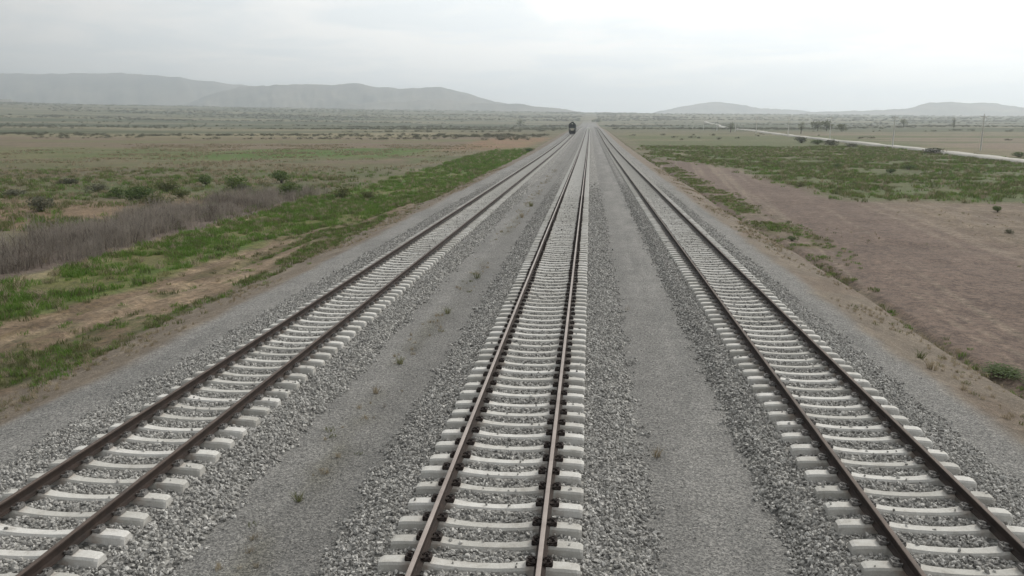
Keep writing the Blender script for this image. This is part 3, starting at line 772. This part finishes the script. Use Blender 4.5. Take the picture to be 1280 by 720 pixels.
def shrub_parts(seed, wide, tall, n, size, mat):
    rs = random.Random(seed); lobes = []
    for k in range(rs.randint(5, 8)):
        a = rs.uniform(0, 6.28); rr = wide * .5 * rs.uniform(.1, .75); h = tall * rs.uniform(.18, .62)
        q = rs.uniform(.20, .34) * wide
        lobes.append((rr * math.cos(a), rr * math.sin(a), h, q, q, tall * rs.uniform(.24, .40)))
    V, Fq = leaf_cloud(lobes, n, size, seed)
    fol = mesh_data('foliage', V, Fq, mat)
    mb = MB()
    for l in lobes:
        mb.tube([(l[0] * .08, l[1] * .08, -.08), (l[0] * .5, l[1] * .5, l[2] * .5), (l[0], l[1], l[2] + l[5] * .3)], [.03 * tall, .02 * tall, .008 * tall], 5)
    return fol, mb.data('stem', M['bark'])
KINDS = {}
for nm, mt in (('dark', M['leaf']), ('grey', M['leaf_grey']), ('pale', M['olive'])):
    KINDS[nm] = [shrub_parts(200 + 7 * k + len(nm), 2.0, 1.3, 620, .085, mt) for k in range(3)]
def shrub(px, py, w, h, kind, label, group=None, name='shrub', cat='shrub'):
    x, y = at(px, py)
    r = empty(name, (x, y, ground1(x, y)), random.uniform(0, 6.28)); r.scale = (w / 2.0, w / 2.0, h / 1.3)
    tag(r, label, cat, group)
    f, s = random.choice(KINDS[kind]); link('foliage', f, r); link('stem', s, r); return r
G1 = 'shrubs on the left scrubland'
for px, py, w, h, kd, lb in (
    (172, 252, 3.4, 1.7, 'dark', 'broad green shrub, tallest of the clump behind the dead brush'),
    (150, 248, 2.4, 1.3, 'dark', 'dark green shrub on the left end of the clump behind the dead brush'),
    (196, 256, 3.0, 1.1, 'pale', 'pale green spreading shrub in front of the clump behind the dead brush'),
    (206, 240, 2.6, 1.1, 'pale', 'yellow green shrub at the back of the clump behind the dead brush'),
    (228, 247, 2.4, 0.9, 'pale', 'low pale shrub on the right end of the clump behind the dead brush'),
    (54, 264, 2.4, 1.5, 'grey', 'lone grey green shrub in the pinkish dirt behind the dead brush, near the photo edge'),
    (258, 233, 2.2, 1.5, 'dark', 'small round dark shrub between the green clump and the pale-topped shrub'),
    (291, 238, 3.2, 1.8, 'dark', 'round dark shrub with a pale top in the middle of the left scrub'),
    (306, 240, 1.8, 1.0, 'grey', 'small grey shrub beside the round dark shrub with a pale top'),
    (352, 229, 3.0, 1.7, 'dark', 'dark twin-topped shrub at the back of the right end of the left scrub'),
    (364, 246, 2.4, 1.7, 'dark', 'dark upright shrub where the left scrub meets the green grass strip'),
    (363, 238, 2.0, 1.2, 'pale', 'pale shrub between the two dark shrubs beside the green grass strip'),
    (426, 248, 1.9, 1.3, 'pale', 'rounded light green bush standing in the green grass strip'),
    (463, 249, 1.6, .8, 'pale', 'low light green bush in the grass strip, nearer the tracks'),
    (120, 240, 2.6, 1.0, 'grey', 'wide low grey shrub left of the green clump'),
    (20, 246, 2.6, .9, 'grey', 'low grey olive shrub at the left edge of the scrub'),
    (84, 231, 2.4, .9, 'grey', 'grey shrub at the back of the scrub in line with the lone shrub'),
): shrub(px, py, w, h, kd, lb, G1)
G2 = 'bushes along the dirt road'
for px, py, w, h, kd, lb in (
    (1166, 191.5, 4.8, 1.5, 'grey', 'dark spreading bush in front of the pale dirt road between the two nearest poles'),
    (1273, 196.5, 3.0, 1.3, 'dark', 'dark green bush beyond the dirt road at the right edge'),
    (1040, 182, 5.0, 2.0, 'grey', 'wide grey bush in front of the gap in the pale dirt road'),
    (1002, 178.5, 5.6, 2.4, 'grey', 'tallest grey bush hiding part of the pale dirt road'),
    (1022, 180.5, 4.4, 1.7, 'dark', 'dark bush between the two grey bushes that hide the dirt road'),
    (1062, 184, 3.6, 1.2, 'grey', 'small grey bush on the right end of the row hiding the dirt road'),
    (1136, 212, 2.6, .9, 'dark', 'dark bush by itself in the middle of the right meadow'),
    (1046, 210, 2.0, .9, 'dark', 'dark bush in the right meadow below the row hiding the road'),
    (1113, 216, 1.8, .7, 'dark', 'small dark bush nearest the straw field in the right meadow'),
    (1247, 265, 1.0, .5, 'dark', 'tiny dark bush alone on the straw coloured field'),
    (958, 205, 2.2, .8, 'pale', 'light green bush where the right meadow meets the purple field'),
    (1000, 233, 1.8, .6, 'pale', 'low light green bush at the corner of the right meadow'),
    (1262, 292, .6, .3, 'grey', 'small dry grey bush on the straw coloured field by the right edge'),
    (990, 301, .8, .35, 'dark', 'low dark bush growing in the ditch beside the right track'),
    (1262, 470, 1.3, .16, 'dark', 'dark green clump in the ditch at the right edge'),
    (661, 189.5, 3.2, 1.0, 'dark', 'dark low bush on the left bank just before the locomotive'),
    (1248, 461, 1.0, .13, 'dark', 'smaller green clump just up the ditch from the one at the edge'),
): shrub(px, py, w, h, kd, lb, G2)

def tree(px, py, h, w, seed, label, mat=None, name='tree'):
    x, y = at(px, py); rs = random.Random(seed); h *= .8; w *= .85
    r = empty(name, (x, y, ground1(x, y))); tag(r, label, 'tree', 'trees on the far plain')
    mb = MB(); mb.tube([(0, 0, -.3), (.03 * h, 0, h * .3), (-.02 * h, .03 * h, h * .75)], [h * .035, h * .025, h * .008], 7)
    lobes = []
    for k in range(12):
        a = rs.uniform(0, 6.28); rr = w * .5 * rs.uniform(.15, .7); z = h * rs.uniform(.20, .80); q = w * rs.uniform(.18, .32)
        lobes.append((rr * math.cos(a), rr * math.sin(a), z, q, q, h * rs.uniform(.14, .22)))
        mb.tube([(0, 0, h * .28), (rr * .5 * math.cos(a), rr * .5 * math.sin(a), (z + h * .3) * .5), (rr * math.cos(a), rr * math.sin(a), z)], [h * .015, h * .01, h * .004], 5)
    V, Fq = leaf_cloud(lobes, 620, w * .042, seed)
    link('crown', mesh_data('crown', V, Fq, M['tree_far'], ), r); mb.build('trunk', M['bark'], r); return r
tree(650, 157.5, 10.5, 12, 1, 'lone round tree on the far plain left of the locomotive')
tree(913, 165.5, 8.5, 5, 2, 'narrow tree standing beyond the bend of the pale road')
tree(1001, 167, 8.0, 5, 3, 'dark upright tree left of the bushy thicket beyond the road')
tree(1022, 163.5, 8, 11, 4, 'low broad tree, left one of the thicket beyond the road', M['leaf_grey'])
tree(1033, 164, 8.5, 12, 5, 'broad tree, right one of the thicket beyond the road', M['leaf_grey'])
tree(1052, 164.5, 6, 9, 6, 'low tree trailing off the right end of the thicket beyond the road', M['leaf_grey'])
tree(1129, 159.5, 10, 9, 7, 'hazy tree on the plain behind the second pole', M['leaf_grey'])
tree(1192, 159.5, 11, 6, 8, 'slim hazy tree beyond the fields left of the nearest pole', M['leaf_grey'])
tree(746, 153, 9, 18, 9, 'hazy tree on the horizon where the tracks vanish', M['leaf_grey'])
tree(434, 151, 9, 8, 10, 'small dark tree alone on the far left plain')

# far scrub that reads as one mass
far_protos = []
for k in range(4):
    lobes = [(random.uniform(-1.5, 1.5), random.uniform(-1, 1), random.uniform(.5, 1.4), 1.0, 1.0, .8) for _ in range(5)]
    V, Fq = leaf_cloud(lobes, 170, .22, 400 + k); far_protos.append(mesh_data('scrub', V, Fq, M['scrub']))
n = 52000
rr = 260 * (3600 / 260) ** RNG.uniform(0, 1, n); th = np.radians(RNG.uniform(-50, 34, n))
x, y = rr * np.sin(th), rr * np.cos(th)
dens = ss(.50, .62, fbm(x / 300, y / 55, 45, 4)) * (0.45 + .55 * ss(400, 700, rr)) * (np.abs(x + 1.6) > 18)
dens = np.where((x > 0) & (rr < 620), dens * .12, dens)
dens = np.where((x > 60) & (x < 110 + .1 * y) & (y < 520), dens * .15, dens)
k = RNG.uniform(0, 1, n) < dens; x, y, rr = x[k], y[k], rr[k]
P = np.stack([x, y, ground(x, y)], 1)
scatter('scrub', P, np.stack([np.zeros(len(P)), np.zeros(len(P)), RNG.uniform(0, 6.28, len(P))], 1),
        np.stack([q_ := RNG.uniform(.5, 1.5, len(P)) * (0.7 + 1.3 * ss(500, 2500, rr)), q_, q_ * .6], 1), far_protos, 'grey green scrub in bands across the far plain', 'scrub')
print('scrub', len(P))

# ------------------------------------------------------------------ dirt road on the right
rd = [(70, 110), (74, 135), (77, 155), (81, 190), (84.5, 235), (86, 290), (88, 350), (93, 430), (104, 560), (122, 740), (146, 940), (172, 1150), (188, 1400)]
ry = np.arange(110, 1400, 6.0); rx = np.interp(ry, [p[1] for p in rd], [p[0] for p in rd])
rx = np.convolve(np.pad(rx, 6, mode='reflect', reflect_type='odd'), np.ones(13) / 13, 'valid')
V = []
for j, (a, b) in enumerate(zip(rx, ry)):
    hw = 2.3 + .5 * float(vnoise(np.array([b / 30]), np.array([0.]), 3)[0])
    for q in (-1, -.86, 0, .86, 1):
        X_ = a + q * hw; V.append((X_, b, 0.0, q))
V = np.array(V)
zc = np.repeat(np.maximum.reduce([ground(rx + o, ry) for o in (-3, -1.5, 0, 1.5, 3)]), 5)
V[:, 2] = zc + np.where(np.abs(V[:, 3]) > .9, -.8, .35 + .06 * (1 - np.abs(V[:, 3])))
ix = np.arange(len(V)).reshape(-1, 5)
Fr = np.stack([ix[:-1, :-1], ix[:-1, 1:], ix[1:, 1:], ix[1:, :-1]], -1).reshape(-1, 4)
tag(link('dirt_road', mesh_data('dirt_road', V[:, :3], Fr, M['road'], smooth=True)), kind='structure')

# ------------------------------------------------------------------ utility poles along the road
def pole_parts():
    a = MB(); a.tube([(0, 0, -.6), (0, 0, 4.6)], [.20, .17], 8)
    b = MB(); b.tube([(0, .0, 4.2), (0, 0, 8.6)], [.12, .085], 8)
    c = MB(); c.box((0, 0, 8.1), (1.7, .10, .12)); c.tube([(-.6, 0, 8.04), (0, 0, 7.4)], .03, 5); c.tube([(.6, 0, 8.04), (0, 0, 7.4)], .03, 5)
    d = MB(); d.tube([(0, 0, 0), (0, 0, .10), (0, 0, .12), (0, 0, .24)], [.035, .04, .07, .045], 7)
    return a.data('base_post', M['pole']), b.data('upper_post', M['wood']), c.data('crossarm', M['wood']), d.data('insulator', M['glassy'])
PP4 = pole_parts()
pl = [(1225.5, 188, 'nearest pale utility pole, standing beyond the dirt road by the right edge'),
      (1115.5, 184, 'second pale utility pole, close behind the dirt road right of the bush row'),
      (1037, 174, 'utility pole behind the row of bushes that hides the road'),
      (985, 170, 'utility pole between the upright tree and the bend of the road'),
      (945, 167, 'hazy utility pole left of the upright dark tree beyond the road'),
      (919, 165, 'hazy utility pole just right of the narrow tree at the bend'),
      (896, 163.5, 'hazy utility pole left of the narrow tree at the bend'),
      (879, 162.4, 'faint utility pole, second last towards the vanishing road'),
      (866, 161.5, 'faint utility pole, last towards the vanishing road')]
for px, py, lb in pl:
    x, y = at(px, py)
    r = empty('utility_pole', (x, y, ground1(x, y)), R(-25)); tag(r, lb, 'utility pole', 'utility poles along the dirt road')
    for nm, me in zip(('base_post', 'upper_post', 'crossarm'), PP4): link(nm, me, r)
    for q in (-.75, .75): link('insulator', PP4[3], r, (q, 0, 8.16))
    link('insulator', PP4[3], r, (0, 0, 8.58))
    print('pole', round(x), round(y))

# ------------------------------------------------------------------ locomotive on the left track
def locomotive():
    cx = TRACKS[0][0]; y0 = 352.0; zr = RAIL0 + .1725 + float(lift(y0))
    r = empty('locomotive', (cx, y0, zr)); tag(r, 'dark diesel locomotive with a pale nose coming along the left track', 'locomotive')
    green = mat_simple('loco_dark_green', (0.030, 0.036, 0.030), (0.045, 0.052, 0.042), 2, .5)
    cream = mat_simple('loco_cream', (0.50, 0.47, 0.36), (0.56, 0.53, 0.42), 3, .5)
    black = mat_simple('loco_black', (0.012, 0.012, 0.012), (0.025, 0.024, 0.022), 4, .6)
    glass = mat_simple('cab_glass', (0.02, 0.025, 0.03), (0.03, 0.035, 0.04), 2, .08)
    lampm = mat_simple('lamp_lens', (0.6, 0.6, 0.55), (0.7, 0.7, 0.65), 2, .1)
    b = MB()
    b.prism([(-1.5, 1.25), (1.5, 1.25), (1.55, 3.3), (1.42, 4.1), (.95, 4.62), (0, 4.80), (-.95, 4.62), (-1.42, 4.1), (-1.55, 3.3)], .55, 17.0)
    b.build('body', green, r)
    nb = MB(); nb.prism([(-1.42, 1.3), (1.42, 1.3), (1.42, 2.35), (1.1, 2.75), (-1.1, 2.75), (-1.42, 2.35)], -.15, .548)
    nb.build('nose', green, r)
    pn = MB(); pn.prism([(-.62, 1.45), (.62, 1.45), (.80, 2.45), (-.80, 2.45)], -.20, -.153); pn.build('nose_panel', cream, r)
    for s in (-1, 1):
        w = MB(); w.box((s * .68, .535, 3.42), (1.12, .04, .82)); wo = w.build('windscreen', glass, r)
        fr = MB()
        for dz in (-.44, .44): fr.box((s * .68, .528, 3.42 + dz), (1.22, .05, .06))
        for dx in (-.58, .58): fr.box((s * .68 + dx, .528, 3.42), (.06, .05, .82))
        fr.build('frame', green, wo)
        h = MB(); h.tube([(s * .95, -.22, 2.12), (s * .95, -.14, 2.12)], .16, 12); h.build('buffer_lamp', lampm, r)
        bu = MB(); bu.tube([(s * .95, -.75, 1.06), (s * .95, -.70, 1.06), (s * .95, -.69, 1.06), (s * .95, -.2, 1.06)], [.25, .25, .12, .12], 12); bu.build('buffer', black, r)
        sw = MB(); sw.box((s * 1.535, 1.7, 3.35), (.05, 1.0, .8)); sw.build('side_window', glass, r)
        hr = MB(); hr.tube([(s * 1.35, -.25, 1.3), (s * 1.35, -.25, 2.5)], .025, 6); hr.build('handrail', cream, r)
    hl = MB(); hl.tube([(0, .40, 4.32), (0, .56, 4.32)], .24, 14); hl.build('headlight', lampm, r)
    ex = MB(); ex.box((0, 7, 4.92), (1.1, 1.8, .4)); ex.tube([(0, 4.2, 4.7), (0, 4.2, 5.15)], .22, 10); ex.build('exhaust', black, r)
    u = MB(); u.box((0, 8.4, 1.06), (2.9, 17.2, .37)); u.box((0, 8.4, .62), (2.6, 4.0, .5)); u.build('underframe', black, r)
    pw = MB(); pw.prism([(-1.35, .14), (1.35, .14), (1.35, .95), (-1.35, .95)], -.12, .06); pw.build('snow_plough', black, r)
    cp = MB(); cp.box((0, -.5, 1.06), (.26, .75, .34)); cp.build('coupler', black, r)
    for by in (3.4, 13.4):
        bo = MB()
        for s in (-1, 1): bo.box((s * 1.08, by, .62), (.14, 4.4, .3))
        bo.box((0, by, .70), (1.9, .5, .3)); bgo = bo.build('bogie', black, r)
        for dy in (-1.8, 0, 1.8):
            for s in (-1, 1):
                w = MB(); w.tube([(s * .74, by + dy, .525), (s * .87, by + dy, .525)], .525, 20); w.build('wheel', black, bgo)
    return r
locomotive()

# ------------------------------------------------------------------ small weeds on the gravel strips
weed_protos = {'green': [tuft_mesh('leaves', M['olive'], 34, .26, .10, 1.0, .007, 300 + k) for k in range(3)],
               'dry': [tuft_mesh('leaves', M['straw'], 34, .28, .09, 0.9, .006, 310 + k) for k in range(3)],
               'dark': [twig_mesh('leaves', M['brush'], 9, .26, .05, .006, 320 + k) for k in range(3)]}
stem_me = MB(); stem_me.tube([(0, 0, -.03), (.01, 0, .05), (0, .01, .10)], [.008, .007, .003], 5); stem_me = stem_me.data('stem', M['straw'])
G3 = 'weeds on the gravel between the tracks'
for px, py, s, kd, lb in (
    (822, 572, 1.15, 'dry', 'yellow dry weed alone on the gravel right of the middle track'),
    (374, 626, 1.0, 'green', 'pale green weed nearest the camera between the left and middle tracks'),
    (316, 690, .7, 'dark', 'dark dead weed at the bottom of the strip left of the middle track'),
    (322, 672, .7, 'dark', 'dark dead weed just behind the lowest one on the left strip'),
    (500, 455, 1.2, 'green', 'greenish weed halfway along the strip left of the middle track'),
    (470, 492, 1.0, 'dry', 'straw coloured weed before the greenish one on the left strip'),
    (480, 510, .8, 'dark', 'thin dark weed beside the straw coloured one on the left strip'),
    (548, 408, 1.2, 'dark', 'dark weed clump where the left strip starts to narrow'),
    (560, 392, 1.3, 'green', 'green weed behind the dark clump on the left strip'),
    (596, 348, 1.5, 'green', 'bushy green weed far along the left strip'),
    (604, 336, 1.5, 'dark', 'brown weed touching the bushy green one far along the strip'),
    (652, 272, 2.0, 'dry', 'yellowish weed far along the left strip, last but one'),
    (664, 258, 2.2, 'green', 'green weed at the far end of the left strip'),
    (784, 388, 1.2, 'dark', 'dark weed on the far gravel right of the middle track'),
    (1164, 462, 1.6, 'dry', 'yellow weed on the brown slope beside the right track'),
    (1150, 448, 1.4, 'green', 'greenish weed behind the yellow one on the brown slope'),
):
    x, y = at(px, py); r = empty('weed', (x, y, ground1(x, y)), random.uniform(0, 6)); r.scale = (s * .75, s * .75, s * .7)
    tag(r, lb, 'weed', G3); link('leaves', random.choice(weed_protos[kd]), r); link('stem', stem_me, r)

# ------------------------------------------------------------------ haze
HAZE = 0.00024
hb = MB(); hb.box((0, 4600, 182), (19000, 12400, 410))
hm = bpy.data.materials.new('haze'); hm.use_nodes = True; hn = hm.node_tree; hn.nodes.clear()
ho = hn.nodes.new('ShaderNodeOutputMaterial'); hv = hn.nodes.new('ShaderNodeVolumePrincipled')
hv.inputs['Density'].default_value = HAZE; hv.inputs['Color'].default_value = (0.865, 0.93, 1.0, 1); hv.inputs['Anisotropy'].default_value = 0.7
hn.links.new(hv.outputs[0], ho.inputs['Volume'])
tag(hb.build('haze', hm), kind='stuff')
